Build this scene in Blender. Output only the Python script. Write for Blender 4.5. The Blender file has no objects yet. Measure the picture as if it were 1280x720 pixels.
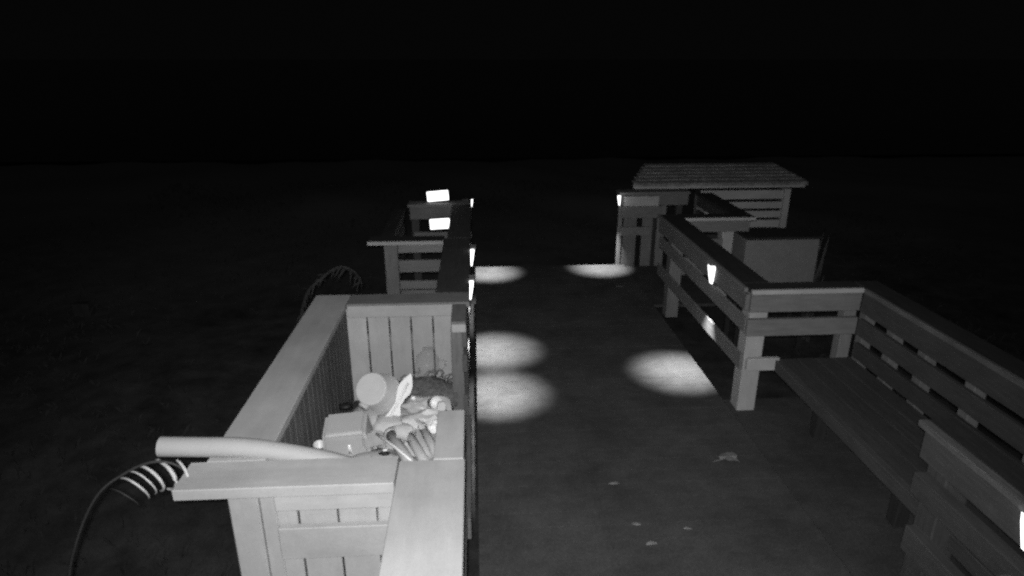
import bpy, bmesh, math, random
from mathutils import Vector, Matrix, Euler
random.seed(7)
scn = bpy.context.scene
col = scn.collection

# ------------------------------------------------------------------ camera, world, lights
H = 2.8
cam_d = bpy.data.cameras.new('camera')
cam_d.sensor_width = 36.0
cam_d.lens = 22.5
cam_d.clip_start = 0.05
cam_d.clip_end = 3000
cam = bpy.data.objects.new('camera', cam_d)
col.objects.link(cam)
cam.location = (0, 0, H)
PITCH = 19.735
YAW = 3.3
cam.rotation_euler = Euler((math.radians(90 - PITCH), 0, math.radians(-YAW)), 'XYZ')
scn.camera = cam

world = bpy.data.worlds.new("World")
scn.world = world
world.use_nodes = True
bg = world.node_tree.nodes['Background']
bg.inputs[0].default_value = (1, 1, 1, 1)
bg.inputs[1].default_value = 0.0017

scn.view_settings.view_transform = 'Standard'
scn.view_settings.look = 'None'
scn.view_settings.exposure = 0
scn.view_settings.gamma = 1
scn.cycles.filter_width = 2.5
scn.cycles.use_denoising = False

# added fill lamp, weak and very soft, lifting the ground and black shadows
sd = bpy.data.lights.new('night_fill', 'SUN')
sd.energy = 0.035
sd.angle = math.radians(25)
night_fill = bpy.data.objects.new('night_fill', sd)
night_fill.rotation_euler = (math.radians(28), math.radians(20), 0)
col.objects.link(night_fill)

# the security camera's own infrared lamp, beside its lens
sp = bpy.data.lights.new('infrared_lamp', 'SPOT')
sp.energy = 790
sp.spot_size = math.radians(112)
sp.spot_blend = 1.0
sp.shadow_soft_size = 0.03
ir = bpy.data.objects.new('infrared_lamp', sp)
ir.location = (-0.02, -0.04, H + 0.05)
d = Vector((0.0, 6.2, 0.2)) - ir.location
ir.rotation_euler = d.to_track_quat('-Z', 'Y').to_euler()
col.objects.link(ir)

# ------------------------------------------------------------------ materials
def mat(name, base, rough=0.8, var=0.12, grain=0.0, scale=6.0, bump=0.0, stretch=(1, 1, 1), spec=0.2,
        rnd=0.0, blotch=0.0, trans=0.0, alpha=1.0):
    m = bpy.data.materials.new(name)
    m.use_nodes = True
    nt = m.node_tree
    N = nt.nodes
    L = nt.links
    b = N['Principled BSDF']
    b.inputs['Roughness'].default_value = rough
    b.inputs['Specular IOR Level'].default_value = spec
    if trans:
        b.inputs['Transmission Weight'].default_value = trans
    tc = N.new('ShaderNodeTexCoord')
    mp = N.new('ShaderNodeMapping')
    mp.inputs['Scale'].default_value = stretch
    L.new(tc.outputs['Object'], mp.inputs['Vector'])
    oi = N.new('ShaderNodeObjectInfo')
    add = N.new('ShaderNodeVectorMath')
    add.operation = 'ADD'
    L.new(mp.outputs[0], add.inputs[0])
    sc = N.new('ShaderNodeVectorMath')
    sc.operation = 'SCALE'
    sc.inputs[0].default_value = (13.1, 7.7, 5.3)
    L.new(oi.outputs['Random'], sc.inputs['Scale'])
    L.new(sc.outputs[0], add.inputs[1])
    n1 = N.new('ShaderNodeTexNoise')
    n1.inputs['Scale'].default_value = scale
    n1.inputs['Detail'].default_value = 6
    n1.inputs['Roughness'].default_value = 0.65
    L.new(add.outputs[0], n1.inputs['Vector'])
    n2 = N.new('ShaderNodeTexNoise')
    n2.inputs['Scale'].default_value = 1.7
    n2.inputs['Detail'].default_value = 7
    n2.inputs['Roughness'].default_value = 0.68
    geo = N.new('ShaderNodeNewGeometry')      # stains run on from board to board
    L.new(geo.outputs['Position'], n2.inputs['Vector'])
    n3 = N.new('ShaderNodeTexNoise')
    n3.inputs['Scale'].default_value = 140
    n3.inputs['Detail'].default_value = 2
    L.new(tc.outputs['Object'], n3.inputs['Vector'])

    def mul(a, lo, hi):
        r = N.new('ShaderNodeMapRange')
        r.inputs['From Min'].default_value = 0.25
        r.inputs['From Max'].default_value = 0.75
        r.inputs['To Min'].default_value = lo
        r.inputs['To Max'].default_value = hi
        L.new(a, r.inputs['Value'])
        return r.outputs[0]
    outs = [mul(n1.outputs['Fac'], 1 - var, 1 + var), mul(n2.outputs['Fac'], 1 - blotch, 1 + blotch),
            mul(n3.outputs['Fac'], 1 - grain, 1 + grain)]
    r = N.new('ShaderNodeMapRange')
    r.inputs['To Min'].default_value = 1 - rnd
    r.inputs['To Max'].default_value = 1 + rnd
    L.new(oi.outputs['Random'], r.inputs['Value'])
    outs.append(r.outputs[0])
    cur = None
    for o in outs:
        if cur is None:
            cur = o
            continue
        q = N.new('ShaderNodeMath')
        q.operation = 'MULTIPLY'
        L.new(cur, q.inputs[0])
        L.new(o, q.inputs[1])
        cur = q.outputs[0]
    q = N.new('ShaderNodeMath')
    q.operation = 'MULTIPLY'
    L.new(cur, q.inputs[0])
    q.inputs[1].default_value = base
    cc = N.new('ShaderNodeCombineColor')
    for i in range(3):
        L.new(q.outputs[0], cc.inputs[i])
    L.new(cc.outputs[0], b.inputs['Base Color'])
    if bump:
        bp = N.new('ShaderNodeBump')
        bp.inputs['Strength'].default_value = bump
        bp.inputs['Distance'].default_value = 0.004
        L.new(n1.outputs['Fac'], bp.inputs['Height'])
        L.new(bp.outputs[0], b.inputs['Normal'])
    if alpha < 1:
        b.inputs['Alpha'].default_value = alpha
    return m

WS = (1.2, 9, 9)
M = {
    'wood': mat('weathered_wood', 0.33, 0.75, 0.10, 0.07, 2.5, 0.35, (1.0, 5, 5), rnd=0.07, blotch=0.20),
    'wood_dim': mat('older_weathered_wood', 0.15, 0.85, 0.20, 0.14, 5, 0.5, WS, rnd=0.14, blotch=0.15),
    'wood_inner': mat('rough_fence_wood', 0.095, 0.9, 0.38, 0.15, 6, 0.9, (1.0, 12, 12), rnd=0.16, blotch=0.2),
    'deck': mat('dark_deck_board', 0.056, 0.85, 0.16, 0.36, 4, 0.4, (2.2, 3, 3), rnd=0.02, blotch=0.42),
    'bay_floor': mat('shade_toned_bay_board', 0.050, 0.85, 0.16, 0.36, 4, 0.4, (2.2, 3, 3), rnd=0.02, blotch=0.42),  # deck board again, with the shade around the bench put into its colour
    'seat': mat('dark_seat_board', 0.048, 0.85, 0.25, 0.25, 5, 0.5, WS, rnd=0.10, blotch=0.2),
    'wood_dark': mat('dark_rail_wood', 0.062, 0.85, 0.22, 0.14, 5, 0.5, WS, rnd=0.12, blotch=0.2),
    'shade_dark': mat('shade_toned_board', 0.028, 0.9, 0.3, 0.2, 5, 0.4, WS, blotch=0.2),  # weathered board; dark of grazing-lit tops and under-seat shade put into colour
    'ground': mat('dune_ground', 0.040, 0.95, 0.55, 0.5, 3, 0.9, (1, 1, 1), blotch=0.5),
    'sea': mat('sea_water', 0.01, 0.15, 0.2, 0, 0.6, 0.5, (1, 3, 1)),
    'shingle': mat('roof_shingle', 0.17, 0.95, 0.5, 0.5, 16, 0.9, (1, 1, 1), rnd=0.25, blotch=0.4),
    'metal': mat('galvanised_sheet', 0.18, 0.6, 0.12, 0.25, 6, 0.1),
    'black': mat('black_plastic', 0.012, 0.5, 0.1, 0.1),
    'lamp_body': mat('lamp_plastic', 0.25, 0.5, 0.1, 0.05),
    'foam': mat('pale_foam', 0.32, 0.7, 0.05, 0.05, 9, 0.2),
    'hose': mat('dark_hose_rubber', 0.008, 1.0, 0.2, 0.1, spec=0.0),
    'ring': mat('pale_hose_ring', 0.42, 0.5, 0.25, 0.2, 20),
    'cable': mat('grey_cable', 0.035, 0.6, 0.2, 0.1),
    'white': mat('white_plastic', 0.62, 0.35, 0.06, 0.03, 8, spec=0.5),
    'pale': mat('pale_plastic', 0.50, 0.4, 0.10, 0.05, 8, spec=0.5),
    'pail': mat('matte_pail', 0.44, 0.85, 0.06, 0.05, 5, blotch=0.15),
    'jug': mat('clear_jug', 0.45, 0.25, 0.1, 0.02, 6, spec=0.5, alpha=0.12),
    'mid': mat('mid_grey_plastic', 0.40, 0.45, 0.12, 0.05, 8, spec=0.5),
    'clear': mat('frosted_plastic', 0.50, 0.3, 0.08, 0.03, 6, spec=0.5, alpha=0.72),
    'cloth': mat('crumpled_cloth', 0.48, 0.9, 0.2, 0.1, 9),
    'net': mat('dark_netting', 0.11, 0.9, 0.4, 0.3, 30),
    'foil': mat('shiny_film', 0.8, 0.12, 0.1, 0.0, 12, spec=1.0),
    'grass': mat('dune_grass', 0.03, 0.9, 0.3, 0.1, 4),
    'dry': mat('dry_grass', 0.07, 0.9, 0.3, 0.1, 10),
    'leaf': mat('dry_leaf', 0.17, 0.8, 0.3, 0.1, 10),
}
def emit(name, s):
    m = bpy.data.materials.new(name)
    m.use_nodes = True
    b = m.node_tree.nodes['Principled BSDF']
    b.inputs['Base Color'].default_value = (.8, .8, .8, 1)
    b.inputs['Emission Color'].default_value = (1, 1, 1, 1)
    b.inputs['Emission Strength'].default_value = s
    return m
M['lens'] = emit('lit_lamp_lens', 3.0)
M['flood'] = emit('lit_flood_panel', 2.2)

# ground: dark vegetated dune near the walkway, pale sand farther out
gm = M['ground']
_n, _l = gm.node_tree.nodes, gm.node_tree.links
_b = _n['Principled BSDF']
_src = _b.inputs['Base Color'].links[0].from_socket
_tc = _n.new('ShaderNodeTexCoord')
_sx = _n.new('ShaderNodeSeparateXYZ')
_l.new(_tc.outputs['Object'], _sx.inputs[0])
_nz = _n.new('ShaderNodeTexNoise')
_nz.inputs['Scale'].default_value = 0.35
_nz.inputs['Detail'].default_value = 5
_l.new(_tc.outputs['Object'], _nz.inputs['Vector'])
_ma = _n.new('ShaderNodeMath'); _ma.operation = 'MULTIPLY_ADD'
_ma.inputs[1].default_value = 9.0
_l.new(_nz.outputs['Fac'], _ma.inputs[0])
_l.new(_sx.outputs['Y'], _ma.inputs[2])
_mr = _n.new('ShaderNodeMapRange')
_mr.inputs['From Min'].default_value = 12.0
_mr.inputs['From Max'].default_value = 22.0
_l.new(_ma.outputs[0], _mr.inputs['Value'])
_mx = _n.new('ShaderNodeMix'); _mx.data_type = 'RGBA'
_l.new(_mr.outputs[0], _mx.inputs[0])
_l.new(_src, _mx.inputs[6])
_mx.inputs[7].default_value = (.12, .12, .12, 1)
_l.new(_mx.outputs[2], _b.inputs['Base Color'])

# ------------------------------------------------------------------ helpers
def tag(o, label=None, cat=None, group=None, kind=None):
    if label: o['label'] = label
    if cat: o['category'] = cat
    if group: o['group'] = group
    if kind: o['kind'] = kind
    return o

def thing(name, loc, label=None, cat=None, group=None, kind=None):
    o = bpy.data.objects.new(name, None)
    o.empty_display_size = 0.1
    o.location = loc
    col.objects.link(o)
    return tag(o, label, cat, group, kind)

def wpos(p):
    v = Vector((0, 0, 0))
    while p is not None:
        v = v + p.location
        p = p.parent
    return v

def link(name, me, m, parent=None, loc=(0, 0, 0), rot=None):
    """loc is in world coordinates"""
    o = bpy.data.objects.new(name, me)
    col.objects.link(o)
    if len(me.materials) == 0 and m is not None:
        me.materials.append(m)
    if parent is not None:
        o.parent = parent
        o.location = Vector(loc) - wpos(parent)
    else:
        o.location = loc
    if rot is not None:
        o.rotation_euler = rot
    return o

_cache = {}
def board_mesh(a, b, c, m, bev=0.004):
    key = (round(a, 3), round(b, 3), round(c, 3), m.name, bev)
    if key in _cache:
        return _cache[key]
    bm = bmesh.new()
    bmesh.ops.create_cube(bm, size=1)
    bmesh.ops.scale(bm, vec=(a, b, c), verts=bm.verts)
    if bev:
        bmesh.ops.bevel(bm, geom=bm.edges[:], offset=min(bev, 0.3 * min(a, b, c)), segments=1, affect='EDGES')
    me = bpy.data.meshes.new('board')
    bm.to_mesh(me)
    bm.free()
    me.materials.append(m)
    _cache[key] = me
    return me

def bx(name, parent, x0, x1, y0, y1, z0, z1, m, jit=0.0, bev=0.004):
    """a board given by its world extents; local X runs along its length (the grain)"""
    dx, dy, dz = x1 - x0, y1 - y0, z1 - z0
    c = Vector(((x0 + x1) / 2, (y0 + y1) / 2, (z0 + z1) / 2))
    j = lambda: random.uniform(-jit, jit)
    if dx >= dy and dx >= dz:
        me = board_mesh(dx, dy, dz, m, bev)
        rot = Euler((0, j(), j()))
    elif dy >= dz:
        me = board_mesh(dy, dx, dz, m, bev)
        rot = Euler((0, j(), math.pi / 2 + j()))
    else:
        me = board_mesh(dz, dy, dx, m, bev)
        rot = Euler((0, -math.pi / 2 + j(), j()))
    return link(name, me, None, parent, c, rot)

def bm_obj(name, bm, m, parent=None, loc=(0, 0, 0), smooth=False, rot=None):
    me = bpy.data.meshes.new(name)
    bm.to_mesh(me)
    bm.free()
    if smooth:
        for p in me.polygons:
            p.use_smooth = True
    return link(name, me, m, parent, loc, rot)

def catmull(pts, n=6):
    P = [Vector(p) for p in pts]
    P = [P[0] * 2 - P[1]] + P + [P[-1] * 2 - P[-2]]
    out = []
    for i in range(1, len(P) - 2):
        for k in range(n):
            t = k / n
            a, b, c, d_ = P[i - 1], P[i], P[i + 1], P[i + 2]
            out.append(0.5 * ((2 * b) + (c - a) * t + (2 * a - 5 * b + 4 * c - d_) * t * t + (3 * b - a - 3 * c + d_) * t ** 3))
    out.append(P[-2])
    return out

def tube(bm, pts, r, seg=10, cap=True, flat=1.0):
    pts = [Vector(p) for p in pts]
    rings = []
    up = Vector((0, 0, 1))
    for i, p in enumerate(pts):
        t = (pts[min(i + 1, len(pts) - 1)] - pts[max(i - 1, 0)]).normalized()
        s = t.cross(up)
        if s.length < 1e-3:
            s = t.cross(Vector((0, 1, 0)))
        s.normalize()
        u = s.cross(t).normalized()
        rr = r(i / (len(pts) - 1)) if callable(r) else r
        rings.append([bm.verts.new(p + (s * math.cos(a) + u * math.sin(a) * flat) * rr)
                      for a in [2 * math.pi * k / seg for k in range(seg)]])
    for a, b in zip(rings, rings[1:]):
        for k in range(seg):
            bm.faces.new((a[k], a[(k + 1) % seg], b[(k + 1) % seg], b[k]))
    if cap:
        bm.faces.new(rings[0][::-1])
        bm.faces.new(rings[-1])

# ------------------------------------------------------------------ setting: ground, beach, sea
def ground_z(x, y):
    z = -0.62 + 0.10 * math.sin(x * .7 + 1.3) * math.cos(y * .55) + 0.05 * math.sin(x * 1.9 + y * 1.3)
    if y > 16:
        z -= (y - 16) * 0.05
    return z

bm = bmesh.new()
xs = [-300, -120, -60, -30] + [-20 + i * 0.8 for i in range(51)] + [30, 60, 120, 300]
ys = [-20, -10, -5] + [-2 + i * 0.7 for i in range(44)] + [34, 45]
g = [[bm.verts.new((x, y, ground_z(x, y))) for y in ys] for x in xs]
for i in range(len(xs) - 1):
    for k in range(len(ys) - 1):
        bm.faces.new((g[i][k], g[i + 1][k], g[i + 1][k + 1], g[i][k + 1]))
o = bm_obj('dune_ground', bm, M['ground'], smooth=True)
tag(o, kind='structure')
bm = bmesh.new()
vs = [bm.verts.new(p) for p in ((-2500, 26.5, -1.05), (2500, 26.5, -1.05), (2500, 2600, -1.05), (-2500, 2600, -1.05))]
bm.faces.new(vs)
tag(bm_obj('sea', bm, M['sea']), kind='structure')

# low ground cover on the dune, uncountable
bm = bmesh.new()
for i in range(5200):
    while True:
        x = random.uniform(-9, 9)
        y = random.uniform(0.3, 20)
        if -1.6 < x < 3.6 and y < 11:
            continue
        if math.sin(x * 1.1 + 2) * math.cos(y * .8) + random.uniform(-.6, .6) > -0.2:
            break
    z = ground_z(x, y)
    for b in range(3):
        a = random.uniform(0, 2 * math.pi)
        h = random.uniform(.03, .11)
        w = random.uniform(.003, .008)
        lx, ly = math.cos(a), math.sin(a)
        k = random.uniform(.3, 1.0) * h
        p0 = Vector((x - ly * w, y + lx * w, z - .01))
        p1 = Vector((x + ly * w, y - lx * w, z - .01))
        p2 = Vector((x + lx * k * .4, y + ly * k * .4, z + h * .7))
        p3 = Vector((x + lx * k, y + ly * k, z + h))
        vv = [bm.verts.new(p) for p in (p0, p1, p3, p2)]
        bm.faces.new(vv)
tag(bm_obj('dune_grass', bm, M['grass']), 'low sparse grass covering the dark dune beside the walkway', 'grass', kind='stuff')

# ------------------------------------------------------------------ the boardwalk deck
deck = thing('boardwalk_deck', (1.05, 0, 0), kind='structure')
y = -0.6
while y < 8.66:
    w = 0.138
    bx('plank', deck, -0.02, 2.12, y, y + w, -0.038, random.uniform(-0.0008, 0.0008), M['deck'], 0.0002, 0.0005)
    y += w + 0.0010
bx('joist', deck, -0.02, 0.02, -0.6, 8.66, -0.24, -0.045, M['wood_dim'])
bx('joist', deck, 2.08, 2.12, -0.6, 8.66, -0.24, -0.045, M['wood_dim'])
bx('joist', deck, 1.03, 1.07, -0.6, 8.66, -0.24, -0.045, M['wood_dim'])
bx('end_board', deck, -0.02, 2.12, 8.665, 8.70, -0.24, -0.004, M['wood_dim'])
for yy in (0.3, 2.6, 4.9, 7.2, 8.5):
    for xx in (0.12, 1.98):
        bx('support_post', deck, xx - .07, xx + .07, yy - .07, yy + .07, -1.2, -0.25, M['wood_dim'])
# bay floor of the seating bay and the far bay
bay_floor = thing('bay_deck', (2.6, 3.7, 0), kind='structure')
y = 2.45
while y < 4.80:
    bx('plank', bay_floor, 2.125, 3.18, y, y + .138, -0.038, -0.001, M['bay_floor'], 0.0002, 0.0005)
    y += .1390
bay_floor2 = thing('bay_deck', (2.6, 7.8, 0), kind='structure')
y = 7.10
while y < 8.50:
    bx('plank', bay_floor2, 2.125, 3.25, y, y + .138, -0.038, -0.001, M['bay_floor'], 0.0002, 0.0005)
    y += .1390

# ------------------------------------------------------------------ right side rails
W, WD, WI = M['wood'], M['wood_dim'], M['wood_inner']
Z = [(0.885, 1.02), (0.69, 0.825), (0.36, 0.50)]     # board heights
def post(p, x, y, z0=-0.02, z1=1.02, w=.14, m=WD):
    return bx('post', p, x - w / 2, x + w / 2, y - w / 2, y + w / 2, z0, z1, m, 0.0, .006)

# middle run beside the walkway
DM = M['shade_dark']  # cap tops darker than their nosing: light angle put into the colour
r1 = thing('railing', (2.22, 5.9, 0), 'middle right rail with a lit lamp, running back from the stepped corner post', 'railing', 'wooden rails along the walkway')
post(r1, 2.245, 4.70, -0.02, 1.055, .15, W)
post(r1, 2.235, 6.80, -0.02, 1.055)
for k, (a, b) in enumerate(Z):
    off = -0.018 if k else 0
    bx('rail_board', r1, 2.125 - off, 2.162, 4.63, 7.14, a + .02, b + .02, WD, 0.001)
bx('nosing', r1, 2.105, 2.135, 4.63, 7.16, 1.062, 1.098, WD, 0.0)
bx('cap_board', r1, 2.138, 2.36, 4.76, 7.16, 1.060, 1.096, DM, 0.0)

# seating bay: front end return, back rail, near return
r2 = thing('railing', (2.7, 4.7, 0), 'two board rail closing the far end of the seating bay beside the corner post', 'railing', 'wooden rails along the walkway')
post(r2, 3.02, 4.70, -0.02, 1.055, .10)
bx('rail_board', r2, 2.150, 3.045, 4.582, 4.622, 0.905, 1.058, WD, 0.001)
bx('rail_board', r2, 2.142, 3.045, 4.580, 4.622, 0.70, 0.845, WD, 0.001)
bx('nosing', r2, 2.140, 3.04, 4.560, 4.592, 1.062, 1.100, W, 0.0)
bx('cap_board', r2, 2.142, 3.04, 4.596, 4.755, 1.062, 1.096, DM, 0.0)
r3 = thing('railing', (3.1, 3.2, 0), 'long back rail behind the bench seat, running out of the right edge', 'railing', 'wooden rails along the walkway')
for yy in (4.60, 4.24, 3.88, 3.42, 2.9, 2.3, 1.7, 1.0, 0.3):
    post(r3, 3.135, yy, -0.02, 1.055, .09, WD)
bx('rail_board', r3, 3.048, 3.086, 0.2, 4.575, 0.895, 1.058, M['wood_dark'], 0.0)
bx('rail_board', r3, 3.048, 3.086, 0.2, 4.575, 0.70, 0.84, M['wood_dark'], 0.0)
bx('rail_board', r3, 3.048, 3.086, 0.2, 4.575, 0.505, 0.635, M['seat'], 0.0)
bx('nosing', r3, 3.030, 3.060, 0.2, 4.555, 1.062, 1.100, M['wood_inner'], 0.0)
bx('cap_board', r3, 3.063, 3.25, 0.2, 4.75, 1.062, 1.096, DM, 0.0)

# near rail
r4 = thing('railing', (2.27, 1.7, 0), 'near right rail of stepped boards at the bottom right corner', 'railing', 'wooden rails along the walkway')
for yy in (2.60, 1.5, 0.4):
    post(r4, 2.37, yy, -0.02, 1.02, .14, M['wood_dark'])
bx('rail_board', r4, 2.265, 2.298, 0.2, 2.70, 0.86, 1.02, M['wood_dark'], 0.0)
bx('rail_board', r4, 2.222, 2.298, 0.2, 2.655, 0.68, 0.80, M['wood_dark'], 0.0)
bx('rail_board', r4, 2.235, 2.298, 0.2, 2.64, 0.33, 0.48, M['wood_dark'], 0.0)
bx('rail_board', r4, 2.262, 2.298, 0.2, 2.60, 0.10, 0.24, M['wood_dark'], 0.0)
bx('nosing', r4, 2.245, 2.295, 0.2, 2.735, 1.024, 1.06, M['wood_inner'], 0.0)
bx('cap_board', r4, 2.298, 2.44, 0.2, 2.735, 1.022, 1.058, DM, 0.0)

# bench in the seating bay
bench = thing('bench', (2.7, 3.6, 0), 'long dark plank bench seat built into the right bay', 'bench')
for i in range(4):
    x0 = 2.44 + i * 0.151
    bx('seat_board', bench, x0, x0 + .147, 1.0, 4.575, 0.462, 0.50, M['seat'], 0.0006)
bx('seat_front', bench, 2.395, 2.434, 1.0, 4.54, 0.41, 0.505, M['wood_dark'], 0.0)
bx('seat_support', bench, 2.165, 2.434, 4.543, 4.58, 0.41, 0.52, W, 0.0)
for yy in (4.2, 3.2, 2.2):
    bx('leg', bench, 2.60, 2.69, yy - .045, yy + .045, 0.0, 0.46, M['shade_dark'])
    bx('leg', bench, 2.90, 2.99, yy - .045, yy + .045, 0.0, 0.46, M['shade_dark'])

# far bay on the right
r5 = thing('railing', (2.8, 7.9, 0), 'boxed rail around the far right bay with a pale front panel facing the camera', 'railing', 'wooden rails along the walkway')
post(r5, 2.97, 7.24, -0.02, 1.02, .14, W)
bx('nosing', r5, 2.376, 3.25, 7.08, 7.112, 1.030, 1.066, W, 0.0)
bx('cap_board', r5, 2.376, 3.25, 7.115, 7.30, 1.030, 1.066, DM, 0.0)
bx('rail_board', r5, 2.376, 3.20, 7.13, 7.168, 0.885, 1.02, WD)
bx('rail_board', r5, 2.376, 2.90, 7.13, 7.168, 0.69, 0.80, WD)
bx('rail_board', r5, 2.376, 2.90, 7.13, 7.168, 0.36, 0.58, WD)
bx('cap_board', r5, 3.03, 3.25, 7.31, 8.56, 1.024, 1.062, DM, 0.0)
bx('rail_board', r5, 3.05, 3.09, 7.31, 8.56, 0.885, 1.02, M['seat'])
bx('rail_board', r5, 3.05, 3.09, 7.31, 8.56, 0.69, 0.825, M['seat'])
bx('bay_bench', r5, 2.60, 3.04, 7.34, 8.5, 0.42, 0.47, DM)
post(r5, 3.12, 8.63, -0.02, 1.02, .12)
r6 = thing('railing', (2.5, 8.6, 0), 'short end rail of upright pickets with a pale top panel below the shed roof', 'railing', 'wooden rails along the walkway')
bx('cap_board', r6, 1.98, 2.98, 8.64, 8.84, 1.024, 1.062, WD, 0.0)
bx('rail_board', r6, 2.03, 2.98, 8.71, 8.75, 0.86, 1.02, WD)
bx('panel', r6, 2.06, 2.55, 8.66, 8.70, 0.86, 1.00, W)
bx('rail_board', r6, 2.03, 2.60, 8.665, 8.705, 0.69, 0.855, WD)
bx('rail_board', r6, 2.03, 2.46, 8.665, 8.705, 0.44, 0.56, WD)
for i, (a, b) in enumerate(((2.00, 2.06), (2.08, 2.27), (2.35, 2.50), (2.56, 2.68))):
    bx('picket', r6, a, b, 8.71, 8.74, -0.05, 0.855, WD)

# ------------------------------------------------------------------ left side
# the deck side rail on the left: edge on to the camera
l1 = thing('railing', (-0.09, 1.5, 0), 'near left rail with a wide pale cap board, seen edge on beside the bin', 'railing', 'wooden rails along the walkway')
for yy in (0.3, 1.6, 2.40):
    post(l1, -0.15, yy, -0.3, 1.0, .10, WD)
for a, b in Z:
    bx('rail_board', l1, -0.115, -0.08, 0.2, 2.94, a - .02, b - .02, WI)
bx('cap_board', l1, -0.372, -0.072, 0.1, 2.515, 1.024, 1.068, W, 0.0)
bx('cap_board', l1, -0.218, -0.078, 2.52, 2.955, 1.022, 1.066, W, 0.0)
post(l1, -0.15, 2.90, -0.3, 1.018, .09, WD)
l2 = thing('railing', (-0.15, 5.4, 0), 'far left rail with a dark cap board between the two left bays', 'railing', 'wooden rails along the walkway')
for a, b in Z:
    bx('rail_board', l2, -0.115, -0.08, 4.15, 8.5, a - .02, b - .02, WI)
for yy in (4.22, 5.4, 6.5, 7.5, 8.42):
    post(l2, -0.15, yy, -0.3, 1.0, .09, WD)
bx('cap_board', l2, -0.33, -0.06, 4.76, 6.38, 1.024, 1.064, M['seat'], 0.0)
bx('cap_board', l2, -0.19, -0.085, 4.15, 4.50, 1.02, 1.064, M['wood_dim'], 0.0)
bx('end_block', l2, -0.185, -0.085, 4.11, 4.146, 1.0, 1.06, M['wood'], 0.0)
bx('cap_board', l2, -0.30, -0.06, 6.39, 8.0, 1.024, 1.064, M['seat'], 0.0)
bx('rail_board', l2, -0.095, -0.06, 2.98, 4.12, 0.20, 0.34, WI)

# the bin: a boxed bay beside the walkway
bn = thing('bin', (-0.65, 3.5, -0.5), 'big open wooden bin of upright boards with wide cap boards, heaped with odds and ends', 'bin')
bx('cap_board', bn, -1.25, -0.985, 2.555, 4.74, 1.024, 1.068, W, 0.0)           # outer
bx('cap_board', bn, -1.315, -0.377, 2.345, 2.55, 1.018, 1.072, W, 0.0)          # near
bx('cap_board', bn, -0.98, -0.06, 4.53, 4.745, 1.024, 1.066, WD, 0.0)           # far
bx('top_rail', bn, -0.975, -0.10, 4.507, 4.528, 0.965, 1.058, W)
bx('back_rail', bn, -1.0, -0.10, 4.60, 4.64, 0.64, 0.78, WD)
bx('back_rail', bn, -1.0, -0.10, 4.60, 4.64, 0.90, 1.0, WD)
px_ = [-1.0, -0.838, -0.672, -0.508, -0.342, -0.18, -0.10]
for a, b in zip(px_, px_[1:]):
    bx('picket', bn, a + .006, b - .006, 4.53, 4.55, -0.45, 1.02, W, 0.0, .002)
# outer long wall, pickets inside
y = 2.56
while y < 4.5:
    w = 0.092
    bx('picket', bn, -1.003 + random.uniform(-.003, .003), -0.985, y, min(y + w, 4.525), -0.45, 1.02, WI, 0.0, .002)
    y += w + 0.004
bx('back_rail', bn, -1.05, -1.01, 2.5, 4.6, 0.90, 1.0, WD)
bx('back_rail', bn, -1.05, -1.01, 2.5, 4.6, 0.1, 0.2, WD)
# corner posts
post(bn, -1.045, 2.452, -0.9, 1.015, .13, W)
post(bn, -1.10, 4.66, -0.9, 1.02, .09, WD)
bx('corner_board', bn, -0.978, -0.91, 2.40, 2.43, -0.6, 1.015, W)
# near wall
bx('top_rail', bn, -0.905, -0.36, 2.37, 2.40, 0.925, 1.015, W)
bx('mid_rail', bn, -0.905, -0.20, 2.365, 2.40, 0.665, 0.835, W)
bx('low_rail', bn, -0.905, -0.20, 2.365, 2.40, 0.1, 0.25, W)
nx = [-0.975, -0.82, -0.645, -0.47, -0.30, -0.20]
for a, b in zip(nx, nx[1:]):
    bx('picket', bn, a + .005, b - .005, 2.408, 2.43, -0.55, 1.015, W, 0.0, .002)
# walkway side lower boards
bx('side_board', bn, -0.225, -0.20, 2.5, 4.5, 0.0, 0.40, WI)
bx('floor_board', bn, -0.98, -0.23, 2.45, 4.52, 0.22, 0.26, M['seat'])

# second bay
b2 = thing('railing', (-0.65, 7.0, -0.5), 'slatted wooden bay on the left with a square post and overhanging cap, behind the bin', 'railing', 'wooden rails along the walkway')
bx('nosing', b2, -1.10, -0.335, 6.28, 6.31, 1.024, 1.062, W, 0.0)
bx('cap_board', b2, -1.10, -0.335, 6.313, 6.50, 1.022, 1.06, DM, 0.0)
post(b2, -0.87, 6.37, -0.9, 1.02, .135, WD)
for a, b in ((0.925, 1.02), (0.715, 0.845), (0.53, 0.62), (0.1, 0.24)):
    bx('slat', b2, -0.80, -0.20, 6.34, 6.375, a, b, WD)
bx('slat', b2, -0.80, -0.20, 6.39, 6.42, 0.36, 0.5, WD)
bx('cap_board', b2, -1.02, -0.88, 6.51, 7.95, 1.0, 1.03, DM, 0.0)
for a, b in Z:
    bx('slat', b2, -0.93, -0.90, 6.45, 8.0, a, b, M['seat'])
b3 = thing('railing', (-0.5, 8.1, -0.5), 'end rail of the far left bay with a lit panel on it', 'railing', 'wooden rails along the walkway')
bx('cap_board', b3, -0.86, -0.06, 8.02, 8.24, 1.024, 1.062, WD, 0.0)
bx('rail_board', b3, -0.84, -0.06, 8.06, 8.10, 0.86, 1.02, WD)
bx('rail_board', b3, -0.80, -0.06, 8.06, 8.10, 0.60, 0.69, WD)
post(b3, -0.78, 8.17, -0.9, 1.02, .1, M['seat'])
post(b3, -0.14, 8.56, -0.9, 1.02, .09, M['seat'])

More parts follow.
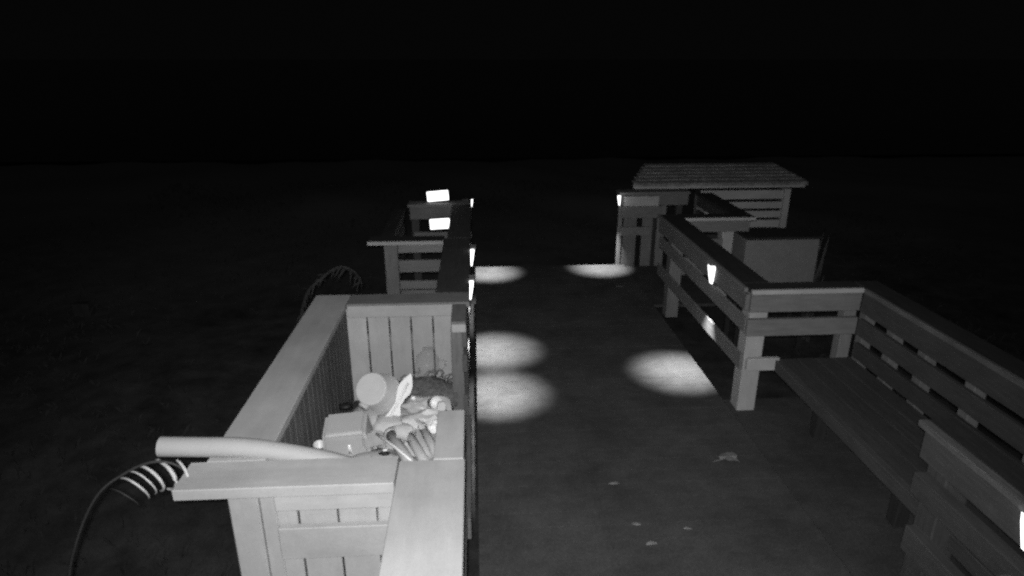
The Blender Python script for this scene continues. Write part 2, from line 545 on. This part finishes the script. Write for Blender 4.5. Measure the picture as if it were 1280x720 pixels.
# ------------------------------------------------------------------ rail lamps and floodlights
def rail_lamp(x, y, z, side, label, watts=250.0, tilt=0.13, sx=1.0, pool=True):
    """side +1: shines towards +X"""
    t = thing('rail_lamp', (x, y, z), label, 'lamp', 'lit lamps on the rails')
    s = side
    bm = bmesh.new()     # tapered housing hood
    pr = [(-.045, 0), (.045, 0), (.05, .018), (-.05, .018)]
    vs = []
    for (yy, zz) in ((-.05, .06), (.05, .06), (.055, .078), (-.055, .078)):
        vs.append((bm.verts.new((0, yy, zz)), bm.verts.new((s * .05, yy, zz))))
    for i in range(4):
        a, b = vs[i], vs[(i + 1) % 4]
        bm.faces.new((a[0], b[0], b[1], a[1]))
    bm.faces.new([v[0] for v in vs])
    bm.faces.new([v[1] for v in vs][::-1])
    bmesh.ops.recalc_face_normals(bm, faces=bm.faces)
    bm_obj('housing', bm, M['lamp_body'], t, (x, y, z))
    bm = bmesh.new()     # tapered lit diffuser
    lay = [(.058, .050, .036), (.0, .044, .030), (-.115, .024, .012)]
    rings = []
    for zz, hy, dx in lay:
        rings.append([bm.verts.new((s * .002, -hy, zz)), bm.verts.new((s * .002, hy, zz)),
                      bm.verts.new((s * dx, hy, zz)), bm.verts.new((s * dx, -hy, zz))])
    for a, b in zip(rings, rings[1:]):
        for i in range(4):
            bm.faces.new((a[i], a[(i + 1) % 4], b[(i + 1) % 4], b[i]))
    bm.faces.new(rings[0])
    bm.faces.new(rings[-1][::-1])
    bmesh.ops.recalc_face_normals(bm, faces=bm.faces)
    bm_obj('diffuser', bm, M['lens'], t, (x, y, z))
    if pool:
        ld = bpy.data.lights.new('lamp_light', 'SPOT')
        ld.energy = watts
        ld.spot_size = math.radians(62)
        ld.spot_blend = 1.0
        ld.shadow_soft_size = 0.012
        lo = bpy.data.objects.new('lamp_light', ld)
        col.objects.link(lo)
        lo.parent = t
        lo.location = (s * .09, 0, -0.12)
        dv = Vector((s * tilt, 0, -1))
        lo.rotation_euler = dv.to_track_quat('-Z', 'Y').to_euler()
    for c in t.children:
        if c.type == 'MESH':
            c.scale = (sx, sx, sx)
    return t

rail_lamp(-0.066, 5.03, 1.02, 1, 'left rail lamp nearest the bin, above the nearer of two joined light pools')
rail_lamp(-0.058, 5.92, 1.03, 1, 'left rail lamp above the farther of the two joined light pools')
rail_lamp(-0.058, 8.45, 1.0, 1, 'small left rail lamp at the far end of the walkway', sx=.6)
rail_lamp(2.122, 5.36, 1.0, -1, 'lamp on the right rail above the half round light pool')
rail_lamp(1.98, 8.58, 0.99, -1, 'far right lamp on the end post beside the pale panel', sx=.8)
rail_lamp(2.248, 1.99, 1.0, -1, 'lamp cut by the right edge of the picture, on the near rail')

def flood(x, y, z, rx, label, w=.27, h=.125):
    t = thing('wall_light', (x, y, z), label, 'light', 'bright rectangular lights')
    o1 = bx('housing', t, x - w / 2 - .012, x + w / 2 + .012, y, y + .045, z - h / 2 - .01, z + h / 2 + .01, M['black'], 0, .008)
    o2 = bx('panel', t, x - w / 2, x + w / 2, y - .012, y + .002, z - h / 2, z + h / 2, M['flood'], 0, .01)
    t.rotation_euler = (0, rx, 0)
    return t
flood(-0.48, 8.12, 1.15, -0.08, 'upper of two bright rectangular lights, standing on the far left cap board')
flood(-0.46, 8.00, 0.815, -0.05, 'lower of two bright rectangular lights, fixed below the far left cap board', .25, .13)

# ------------------------------------------------------------------ shed behind the far right bay
shed = thing('shed', (3.3, 9.5, -0.6), 'low slatted shed with a dark shingled hip roof at the far right end', 'shed')
z = 0.47
gaps = [0.035, 0.035, 0.04, 0.0]
hts = [0.11, 0.10, 0.10, 0.13]
zz = 0.47
for i in range(4):
    bx('slat', shed, 3.22, 4.47, 8.90, 8.93, zz, zz + hts[i], W)
    zz += hts[i] + gaps[i]
bx('slat', shed, 3.22, 4.47, 8.935, 8.96, -0.5, 0.36, M['seat'])
bx('backing', shed, 3.2, 4.47, 9.10, 9.12, -0.5, 1.0, M['black'])
bx('post', shed, 4.43, 4.52, 8.86, 8.95, -0.75, 1.04, W)
bx('post', shed, 2.9, 2.99, 8.96, 9.05, -0.75, 1.03, M['seat'])
bx('post', shed, 4.43, 4.52, 10.2, 10.3, -0.75, 1.04, WD)
bx('post', shed, 2.9, 2.99, 10.2, 10.3, -0.75, 1.04, M['seat'])
bx('side_wall', shed, 4.46, 4.49, 8.96, 10.2, -0.6, 1.04, M['seat'])
bx('fascia', shed, 2.22, 4.70, 8.82, 8.852, 1.07, 1.13, W)
bx('fascia', shed, 4.668, 4.70, 8.86, 10.4, 1.07, 1.13, WD)
# hip roof core
bm = bmesh.new()
E = [(2.20, 8.80, 1.105), (4.72, 8.80, 1.105), (4.85, 10.4, 1.105), (2.78, 10.4, 1.105)]
R = [(2.58, 9.55, 1.30), (4.55, 9.55, 1.30)]
ev = [bm.verts.new(p) for p in E]
ev2 = [bm.verts.new((p[0], p[1], p[2] + .03)) for p in E]
rv = [bm.verts.new(p) for p in R]
for i in range(4):
    bm.faces.new((ev[i], ev[(i + 1) % 4], ev2[(i + 1) % 4], ev2[i]))
bm.faces.new(ev[::-1])
bm.faces.new((ev2[0], ev2[1], rv[1], rv[0]))
bm.faces.new((ev2[1], ev2[2], rv[1]))
bm.faces.new((ev2[2], ev2[3], rv[0], rv[1]))
bm.faces.new((ev2[3], ev2[0], rv[0]))
bm_obj('roof', bm, M['shingle'], shed, (0, 0, 0)).location = -wpos(shed)
roof = [c for c in shed.children if c.name.startswith('roof')][0]
# shingle courses on the front slope
rows = 6
bm = bmesh.new()
for rI in range(rows):
    t0 = rI / rows
    t1 = (rI + 1.15) / rows
    xa = 2.20 + .38 * t0 + .01
    xb = 4.72 - .22 * t0 - .01
    x = xa - random.uniform(0, .1)
    while x < xb:
        w = random.uniform(.13, .19)
        a, b = max(x, xa), min(x + w - .006, xb)
        x += w
        if b - a < .02:
            continue
        ya, za = 8.785 + .76 * t0, 1.143 + .165 * t0 + .014 + random.uniform(-.004, .005)
        yb, zb = 8.785 + .76 * min(t1, 1), 1.143 + .165 * min(t1, 1) + .002
        q = [bm.verts.new(p) for p in ((a, ya, za), (b, ya, za), (b, yb, zb), (a, yb, zb),
                                       (a, ya, za - .012), (b, ya, za - .012), (b, yb, zb - .012), (a, yb, zb - .012))]
        for f in ((0, 1, 2, 3), (4, 7, 6, 5), (0, 4, 5, 1), (1, 5, 6, 2), (2, 6, 7, 3), (3, 7, 4, 0)):
            bm.faces.new([q[k] for k in f])
o = bm_obj('shingles', bm, M['shingle'], shed, (0, 0, 0))
o.location = -wpos(shed)
tag(o, kind='stuff')

# equipment box in front of the shed
eb = thing('storage_box', (3.65, 7.3, -0.6), 'plain grey storage box on dark legs between the far right bay and the shed', 'box')
bx('body', eb, 3.13, 4.01, 7.0, 7.42, 0.28, 0.815, M['metal'], 0, .01)
for lx in (3.17, 3.97):
    for ly in (7.05, 7.37):
        bx('leg', eb, lx - .03, lx + .03, ly - .03, ly + .03, -0.75, 0.28, DM)
bx('lid', eb, 3.12, 4.025, 6.985, 7.435, 0.818, 0.846, DM, 0, .008)

# ------------------------------------------------------------------ things in and on the bin
# pale foam tube
ft = thing('foam_tube', (-1.1, 2.62, 1.07), 'thick pale curved foam tube lying over the near left corner of the bin', 'foam tube')
bm = bmesh.new()
pts = catmull([(-1.463, 2.60, 1.128), (-1.3, 2.605, 1.116), (-1.1, 2.615, 1.098), (-0.9, 2.62, 1.055), (-0.68, 2.63, 0.985), (-0.45, 2.66, 0.86)], 7)
tube(bm, pts, 0.046, 18, False)
for P_, Q_ in ((pts[0], pts[1]), (pts[-1], pts[-2])):
    tube(bm, [P_, P_.lerp(Q_, .02)], 0.0459, 18)
o = bm_obj('foam', bm, M['foam'], ft, (0, 0, 0), True)
o.location = -wpos(ft)
for p in o.data.polygons:
    if len(p.vertices) > 4:
        p.use_smooth = False

# hanging coil of cable: pale loops strung on a long cord
hs = thing('cable_coil', (-1.6, 2.5, 0), 'loose cable coil with pale curved loops hanging off the left end of the bin', 'cable')
hp = catmull([(-1.325, 2.50, 1.035), (-1.40, 2.48, 1.065), (-1.48, 2.46, 1.045), (-1.57, 2.44, 0.975), (-1.67, 2.42, 0.85), (-1.76, 2.40, 0.66),
              (-1.83, 2.38, 0.40), (-1.87, 2.36, 0.0), (-1.90, 2.34, -0.6)], 8)
for n, i in enumerate([4, 9, 14, 17, 20, 24]):
    c = hp[i]
    t = (hp[i + 1] - hp[i - 1]).normalized()
    s = Vector((0, 1, 0))
    s = (s - t * s.dot(t)).normalized()
    u = t.cross(s).normalized()
    if u.z < 0:
        u = -u
    bm = bmesh.new()
    r_ = [.0065, .0080, .0065, .0042, .0050, .003][n]
    pts = []
    for k in range(19):
        al = math.pi * (k / 18) * 1.0 - 0.1
        dv = u * math.cos(al) - s * math.sin(al)
        pts.append(dv * 0.0725 - t * (0.10 * math.sin(al * .8 + .3) - .035))
    tube(bm, pts, lambda q, r_=r_: r_ * (0.55 + 0.6 * math.sin(math.pi * min(1, .15 + q * .8))), 7)
    bm_obj('loop', bm, M['ring'] if n < 5 else M['cable'], hs, c, True)

bm = bmesh.new()
cp = catmull([(-1.30, 2.47, 1.085), (-1.36, 2.46, 1.135), (-1.44, 2.45, 1.145), (-1.54, 2.44, 1.105), (-1.66, 2.42, 1.02), (-1.78, 2.42, 0.83), (-1.89, 2.42, 0.56), (-1.95, 2.42, 0.2), (-1.98, 2.4, -0.5)], 7)
tube(bm, cp, 0.006, 6)
o = bm_obj('cord', bm, M['cable'], hs, (0, 0, 0), True)
o.location = -wpos(hs)

# the arching plant stem beyond the bin
def arching_stem(name, pts, r, label):
    t = thing(name, pts[0], label, 'plant')
    bm = bmesh.new()
    P = catmull(pts, 6)
    tube(bm, P, lambda q: r * (1 - .7 * q), 6)
    for i in range(3, len(P) - 1, 1):
        for sgn in (-1, 1):
            q = P[i]
            L_ = random.uniform(.06, .14)
            dv = Vector((random.uniform(-.5, .2), sgn * random.uniform(.3, .9), random.uniform(-.9, .2))).normalized()
            s_ = dv.cross(Vector((0, 0, 1))).normalized() * .006
            v = [bm.verts.new(q - s_), bm.verts.new(q + s_), bm.verts.new(q + dv * L_ * .6 + s_), bm.verts.new(q + dv * L_ + Vector((0, 0, -.02)))]
            bm.faces.new(v)
    o = bm_obj('stem', bm, M['grass'], t, (0, 0, 0))
    o.location = -wpos(t)
arching_stem('arching_plant', [(-1.75, 5.6, -0.6), (-1.70, 5.6, 0.2), (-1.58, 5.6, 0.72), (-1.42, 5.6, 0.91), (-1.25, 5.6, 1.02), (-1.12, 5.6, 0.98), (-1.05, 5.6, .86)], 0.02,
             'faint arching plant stem rising behind the far left corner of the bin')

# tall dry stalks beside the storage box
gs = thing('grass_clump', (4.18, 7.3, -0.6), 'tall pale dry grass stalks beside the grey storage box', 'grass')
for i in range(16):
    bm = bmesh.new()
    x0, y0 = random.uniform(-.06, .05), random.uniform(-.1, .1)
    h = random.uniform(.8, 1.45)
    lean = random.uniform(-.10, .14)
    P = [Vector((x0 + lean * (k / 6) ** 2, y0 + .05 * (k / 6) ** 2, h * k / 6)) for k in range(7)]
    tube(bm, P, lambda q: .006 * (1.15 - q) + (.012 if .72 < q < .95 else 0), 5)
    bm_obj('stalk', bm, M['dry'], gs, (4.18, 7.3, -0.6))

# small block on the sand far left
mk = thing('marker_block', (-5.52, 8.7, -0.6), 'small faint square block standing alone on the far left ground', 'block')
bx('block', mk, -5.65, -5.42, 8.62, 8.78, -0.7, -0.42, M['grass'], 0, .02)

# ---- heap in the bin
def lathe(prof, seg=28):
    bm = bmesh.new()
    rings = [[bm.verts.new((r * math.cos(2 * math.pi * k / seg), r * math.sin(2 * math.pi * k / seg), z)) for k in range(seg)] for r, z in prof]
    for a, b in zip(rings, rings[1:]):
        for k in range(seg):
            bm.faces.new((a[k], a[(k + 1) % seg], b[(k + 1) % seg], b[k]))
    bm.faces.new(rings[0][::-1])
    bm.faces.new(rings[-1])
    bmesh.ops.recalc_face_normals(bm, faces=bm.faces)
    return bm

def lumpy(name, c, s, m, parent, seed, amp=.25, sub=3, rot=(0, 0, 0), smooth=True):
    rnd = random.Random(seed)
    bm = bmesh.new()
    bmesh.ops.create_icosphere(bm, subdivisions=sub, radius=1)
    ph = [rnd.uniform(0, 6.28) for _ in range(9)]
    for v in bm.verts:
        p = v.co
        n = math.sin(3.1 * p.x + ph[0]) * math.cos(2.7 * p.y + ph[1]) + .6 * math.sin(6 * p.z + ph[2] + 4 * p.x) + .4 * math.sin(9 * p.y + ph[3] + 3 * p.z)
        v.co = Vector((p.x * s[0], p.y * s[1], p.z * s[2])) * (1 + amp * n * .6)
    return bm_obj(name, bm, m, parent, c, smooth, rot)

# pail, its open rim turned to the camera
pail = thing('bucket', (-0.66, 3.62, 0.80), 'round pale bucket lying with its flat bottom towards the camera, left of the spade', 'bucket')
prof = [(0.128, -0.21), (0.130, -0.195), (0.122, -0.19), (0.106, -0.012), (0.100, -0.002), (0.092, -0.003), (0.03, -0.004)]
dirv = Vector((-0.22, -0.72, 0.56))
q = dirv.to_track_quat('Z', 'Y').to_euler()
bm_obj('pail_body', lathe(prof), M['pail'], pail, (-0.685, 3.63, 0.84), True, q)
bm = bmesh.new()
hpts = []
for k in range(15):
    a = math.pi * k / 14
    hpts.append((0.121 * math.cos(a), 0.12 * math.sin(a), -0.19 + 0.0 * math.sin(a)))
tube(bm, hpts, .003, 6)
bm_obj('handle', bm, M['white'], pail, (-0.685, 3.63, 0.84), True, q)

# square tub, bottom up
tub = thing('tub', (-0.79, 3.38, 0.5), 'frosted square tub with a rim, at the left of the heap against the board wall', 'tub')
def frustum(w0, d0, w1, d1, h, bev=.012):
    bm = bmesh.new()
    v = [bm.verts.new(p) for p in ((-w0, -d0, 0), (w0, -d0, 0), (w0, d0, 0), (-w0, d0, 0), (-w1, -d1, h), (w1, -d1, h), (w1, d1, h), (-w1, d1, h))]
    for f in ((3, 2, 1, 0), (4, 5, 6, 7), (0, 1, 5, 4), (1, 2, 6, 5), (2, 3, 7, 6), (3, 0, 4, 7)):
        bm.faces.new([v[i] for i in f])
    bmesh.ops.bevel(bm, geom=bm.edges[:], offset=bev, segments=3, affect='EDGES')
    return bm
bm_obj('tub_body', frustum(.145, .12, .122, .10, .25, .02), M['clear'], tub, (-0.785, 3.38, 0.54), False, Euler((.20, -.05, .06)))
bm_obj('rim', frustum(.16, .115, .158, .113, .018, .006), M['pale'], tub, (-0.785, 3.36, 0.555), True, Euler((.12, -.05, .06)))
bm_obj('latch', frustum(.012, .008, .010, .006, .07, .004), M['foil'], tub, (-0.76, 3.255, 0.62), True, Euler((.12, -.05, .06)))

# toy spade
sv = thing('spade', (-0.5, 3.5, 0.8), 'bright white toy spade standing up out of the heap', 'spade')
bm = bmesh.new()
prof_b = [(-.030, 0), (.030, .0), (.036, .05), (.030, .09), (.012, .115), (-.012, .115), (-.030, .09), (-.036, .05)]
def plate(outline, th):
    bm = bmesh.new()
    a = [bm.verts.new((x, 0, z)) for x, z in outline]
    b = [bm.verts.new((x, th, z)) for x, z in outline]
    bm.faces.new(a[::-1]); bm.faces.new(b)
    n = len(a)
    for i in range(n):
        bm.faces.new((a[i], a[(i + 1) % n], b[(i + 1) % n], b[i]))
    bmesh.ops.recalc_face_normals(bm, faces=bm.faces)
    return bm
out = [(-.055, -.145), (.030, -.150), (.052, -.11), (.040, -.05), (.020, -.01), (.026, .04), (.046, .085), (.040, .13),
       (.012, .185), (-.004, .20), (-.030, .15), (-.045, .10), (-.034, .05), (-.020, .0), (-.030, -.06)]
bm_obj('blade', plate(out, .012), M['white'], sv, (-0.50, 3.50, 0.80), False, Euler((-.45, .52, .1)))
bm = bmesh.new()
tube(bm, [(-0.015, -.006, -.12), (-0.003, -.006, .02), (.004, -.006, .14)], .008, 8)
bm_obj('rib', bm, M['white'], sv, (-0.50, 3.50, 0.80), True, Euler((-.45, .52, .1)))

# stick
st = thing('stick', (-0.47, 3.05, 0.8), 'thin bright stick slanting across the front of the heap', 'stick')
bm = bmesh.new()
tube(bm, [(-0.585, 3.17, 0.80), (-0.47, 3.05, 0.79), (-0.365, 2.94, 0.765)], .0085, 8)
o = bm_obj('rod', bm, M['white'], st, (0, 0, 0), True); o.location = -wpos(st)
# three tubes
labs = ['left of three grey rolled tubes at the front right of the heap',
        'middle of three grey rolled tubes at the front right of the heap',
        'right of three grey rolled tubes lying side by side, against the rail boards']
for i in range(3):
    a = Vector((-0.53 + i * .095, 3.28 + i * .012, 0.735 + .02 * (i == 2)))
    b = Vector((-0.335 + i * .060, 2.90 + i * .045, 0.700))
    t = thing('tube', (a + b) / 2, labs[i], 'tube', 'rolled tubes on the heap')
    bm = bmesh.new()
    tube(bm, [a, a.lerp(b, .5) + Vector((0, 0, .006)), b], .031 - .003 * i, 14)
    o = bm_obj('roll', bm, M['mid'], t, (0, 0, 0), True); o.location = -wpos(t)
    bm = bmesh.new()
    dd = (b - a).normalized()
    tube(bm, [a - dd * .004, a + dd * .02], .034 - .003 * i, 14)
    o = bm_obj('end_band', bm, M['mid'], t, (0, 0, 0), True); o.location = -wpos(t)

# cloth bundle, white block, pale cup, dark bits, netting
c1 = thing('cloth_bundle', (-0.36, 3.40, 0.7), 'pale crumpled cloth bundle right of the spade', 'cloth')
lumpy('cloth', (-0.36, 3.40, 0.735), (.10, .07, .045), M['cloth'], c1, 3, .3)
lumpy('fold', (-0.29, 3.44, 0.765), (.06, .03, .03), M['cloth'], c1, 5, .35, 3, (0, .2, .5))
c2 = thing('plastic_bag', (-0.30, 3.55, 0.7), 'crumpled translucent bag in front of the dark netting', 'bag')
lumpy('bag', (-0.36, 3.62, 0.72), (.12, .07, .05), M['clear'], c2, 11, .4, 3)
lumpy('crease', (-0.42, 3.62, 0.77), (.015, .012, .015), M['foil'], c2, 12, .4, 2)
c3 = thing('small_box', (-0.2, 3.42, .8), 'small pale block at the right edge of the heap', 'box')
bm_obj('block', frustum(.025, .02, .022, .018, .055, .006), M['pale'], c3, (-0.235, 3.43, .79), False, Euler((0, .1, .3)))
c4 = thing('wrapper', (-0.24, 3.28, .75), 'shiny crumpled wrapper beside the rail boards', 'wrapper')
lumpy('film', (-0.255, 3.28, .765), (.035, .05, .03), M['foil'], c4, 21, .6, 3, smooth=False)
c5 = thing('dark_toy', (-0.64, 3.05, .6), 'small black lump under the near end of the heap', 'toy')
lumpy('lump', (-0.655, 3.02, .715), (.045, .03, .02), M['black'], c5, 8, .35, 2)
lumpy('knob', (-0.60, 3.02, .725), (.026, .025, .022), M['black'], c5, 9, .25, 2)
c6 = thing('black_hat', (-0.83, 3.66, .6), 'small crumpled black hat behind the frosted tub', 'hat')
lumpy('lump', (-0.845, 3.60, .735), (.04, .03, .022), M['black'], c6, 18, .2, 2)
c7 = thing('sandal', (-0.5, 3.1, .7), 'small dark strap with a bright glint between tub and stick', 'sandal')
lumpy('strap', (-0.535, 3.07, .735), (.035, .014, .010), M['black'], c7, 28, .2, 2)
lumpy('buckle', (-0.53, 3.085, .748), (.016, .010, .006), M['foil'], c7, 29, .2, 2)
jg = thing('jug', (-0.42, 4.33, .55), 'faint clear plastic jug standing on the netting against the far boards', 'jug')
bm_obj('jug_body', lathe([(.05, 0), (.085, .01), (.09, .05), (.085, .14), (.05, .19), (.05, .21)]), M['jug'], jg, (-0.40, 4.36, .56), True, Euler((.1, .15, 0)))
bm = bmesh.new()
tube(bm, catmull([(.085, 0, .14), (.13, 0, .13), (.13, 0, .07), (.09, 0, .05)], 5), .008, 7)
bm_obj('handle', bm, M['jug'], jg, (-0.40, 4.36, .56), True, Euler((.1, .15, 0)))
for c, rt, mm, sc_, lab in (((-0.30, 3.52, .79), (1.1, .3, .4), 'pale', .9, 'pale plastic cup lying on its side behind the cloth bundle'),
                            ((-0.74, 3.60, .72), (-.6, .9, .2), 'mid', 1.0, 'grey plastic cup tipped over left of the bucket'),
                            ((-0.95, 3.30, .60), (.2, .1, .0), 'pale', .8, 'small pale cup standing between the frosted tub and the board wall')):
    o = bm_obj('cup', lathe([(.028, 0), (.032, .002), (.042, .085), (.045, .088), (.041, .088), (.03, .01)]), M[mm], None, c, True, Euler(rt))
    o.scale = (sc_, sc_, sc_)
    tag(o, lab, 'cup', 'loose cups in the bin')
def scrap(c, w, h, m, rot, lab, cat, seed, nm):
    rnd = random.Random(seed)
    bm = bmesh.new()
    G = [[bm.verts.new(((i / 5 - .5) * w, (k / 4 - .5) * h, rnd.uniform(-1, 1) * .006 + .02 * math.sin(i * 1.3 + seed))) for k in range(5)] for i in range(6)]
    for i in range(5):
        for k in range(4):
            bm.faces.new((G[i][k], G[i + 1][k], G[i + 1][k + 1], G[i][k + 1]))
    tag(bm_obj(nm, bm, M[m], None, c, True, Euler(rot)), lab, cat)
scrap((-0.31, 3.30, .775), .15, .09, 'white', (.3, .2, .6), 'bright crumpled paper sheet right of the towel', 'paper', 1, 'paper_sheet')
scrap((-0.43, 3.20, .765), .13, .10, 'pale', (.5, -.2, 1.9), 'pale creased card lying above the rolled tubes', 'card', 2, 'card')
scrap((-0.62, 3.25, .715), .14, .12, 'clear', (.2, .3, .3), 'thin translucent film between tub and stick', 'film', 3, 'plastic_film')
scrap((-0.28, 3.66, .70), .20, .10, 'pale', (.4, .1, .2), 'pale folded sheet in front of the netting', 'sheet', 4, 'folded_sheet')
scrap((-0.88, 3.02, .66), .16, .08, 'pale', (.1, .1, -.3), 'pale flap at the near left corner of the heap', 'flap', 5, 'card_flap')
# body of the heap: pale lumps standing for the buried toys, each its own thing
items = [
    ('towel', (-0.53, 3.42, 0.66), (.13, .13, .085), 'pale', .22, 'pale crumpled towel below the bucket and spade', 'towel'),
    ('toy_mould', (-0.47, 3.32, 0.70), (.09, .06, .06), 'mid', .18, 'grey plastic mould between the spade and the tubes', 'toy'),
    ('dish', (-0.60, 3.12, 0.66), (.13, .07, .04), 'mid', .10, 'shallow grey dish at the near end of the heap', 'dish'),
    ('float', (-0.88, 3.14, 0.60), (.10, .09, .05), 'pale', .12, 'pale float below the rim of the frosted tub', 'float'),
    ('sack', (-0.66, 3.85, 0.52), (.20, .20, .12), 'mid', .18, 'grey sack beneath the bucket against the far boards', 'sack'),
    ('tarpaulin', (-0.55, 3.0, 0.56), (.34, .34, .10), 'mid', .16, 'grey folded tarpaulin under the front of the heap', 'tarpaulin'),
    ('blanket', (-0.42, 3.55, 0.56), (.22, .36, .12), 'mid', .16, 'grey folded blanket under the right side of the heap', 'blanket'),
]
for n, (nm, c, s, mm, amp, lab, cat) in enumerate(items):
    o = lumpy(nm, c, s, M[mm], None, 40 + n, amp, 3)
    tag(o, lab, cat)
# netting: fine tangled cords
nt = thing('netting', (-0.42, 4.3, .4), 'dark tangled netting piled against the far boards of the bin', 'net')
bm = bmesh.new()
for i in range(260):
    c = Vector((random.gauss(-0.40, .15), random.uniform(4.0, 4.48), 0))
    c.x = max(-.85, min(-.24, c.x))
    zt = .56 - .35 * abs(c.x + .35)
    c.z = random.uniform(.36, zt)
    a = random.uniform(0, 6.28)
    L_ = random.uniform(.04, .10)
    e = c + Vector((math.cos(a) * L_, math.sin(a) * .05, random.uniform(-.04, .04)))
    e.y = min(e.y, 4.5); e.x = max(-.93, min(-.16, e.x))
    m_ = (c + e) / 2 + Vector((0, 0, random.uniform(.0, .05)))
    tube(bm, [c, m_, e], .005, 4, False)
o = bm_obj('cords', bm, M['net'], nt, (0, 0, 0)); o.location = -wpos(nt); tag(o, kind='stuff')
o = lumpy('bundle', (-0.42, 4.28, .43), (.30, .18, .10), M['net'], nt, 77, .25, 3)

# ------------------------------------------------------------------ litter on the deck
lf = thing('dry_leaf', (1.84, 3.95, 0.01), 'pale crumpled dry leaf lying on the right side of the walkway', 'leaf')
bm = bmesh.new()
cv = bm.verts.new((0, 0, .018))
pts_ = []
for k in range(14):
    a = 2 * math.pi * k / 14
    r = (.08, .07)[k % 2] * random.uniform(.75, 1.2)
    pts_.append(bm.verts.new((r * math.cos(a), r * .9 * math.sin(a), random.uniform(.001, .02))))
for k in range(14):
    bm.faces.new((cv, pts_[k], pts_[(k + 1) % 14]))
bm_obj('blade', bm, M['leaf'], lf, (1.84, 3.95, .005))
bm = bmesh.new()
tube(bm, [(0, 0, .018), (-.06, -.03, .012), (-.13, -.04, .004)], .0025, 5)
bm_obj('stem', bm, M['leaf'], lf, (1.84, 3.95, .005))
l2f = [(0.98, 3.28, .04, 'small pale leaf scrap in the middle of the near walkway'),
       (1.03, 3.10, .045, 'pale leaf scrap nearest the camera on the walkway'),
       (1.30, 3.22, .03, 'tiny leaf scrap right of the others on the near walkway'),
       (0.93, 3.70, .05, 'thin faint leaf scrap left of the large dry leaf'),
       (1.86, 7.75, .06, 'pale crumpled scrap on the walkway near the far bay')]
for x, y, s, lab in l2f:
    bm = bmesh.new()
    n = 9
    cv = bm.verts.new((0, 0, .008))
    ring = [bm.verts.new((s * random.uniform(.5, 1.1) * math.cos(6.283 * k / n), s * .5 * random.uniform(.5, 1.1) * math.sin(6.283 * k / n), random.uniform(.001, .008))) for k in range(n)]
    for k in range(n):
        bm.faces.new((cv, ring[k], ring[(k + 1) % n]))
    tag(bm_obj('leaf_scrap', bm, M['leaf'], None, (x, y, .004)), lab, 'leaf', 'leaf scraps on the deck')
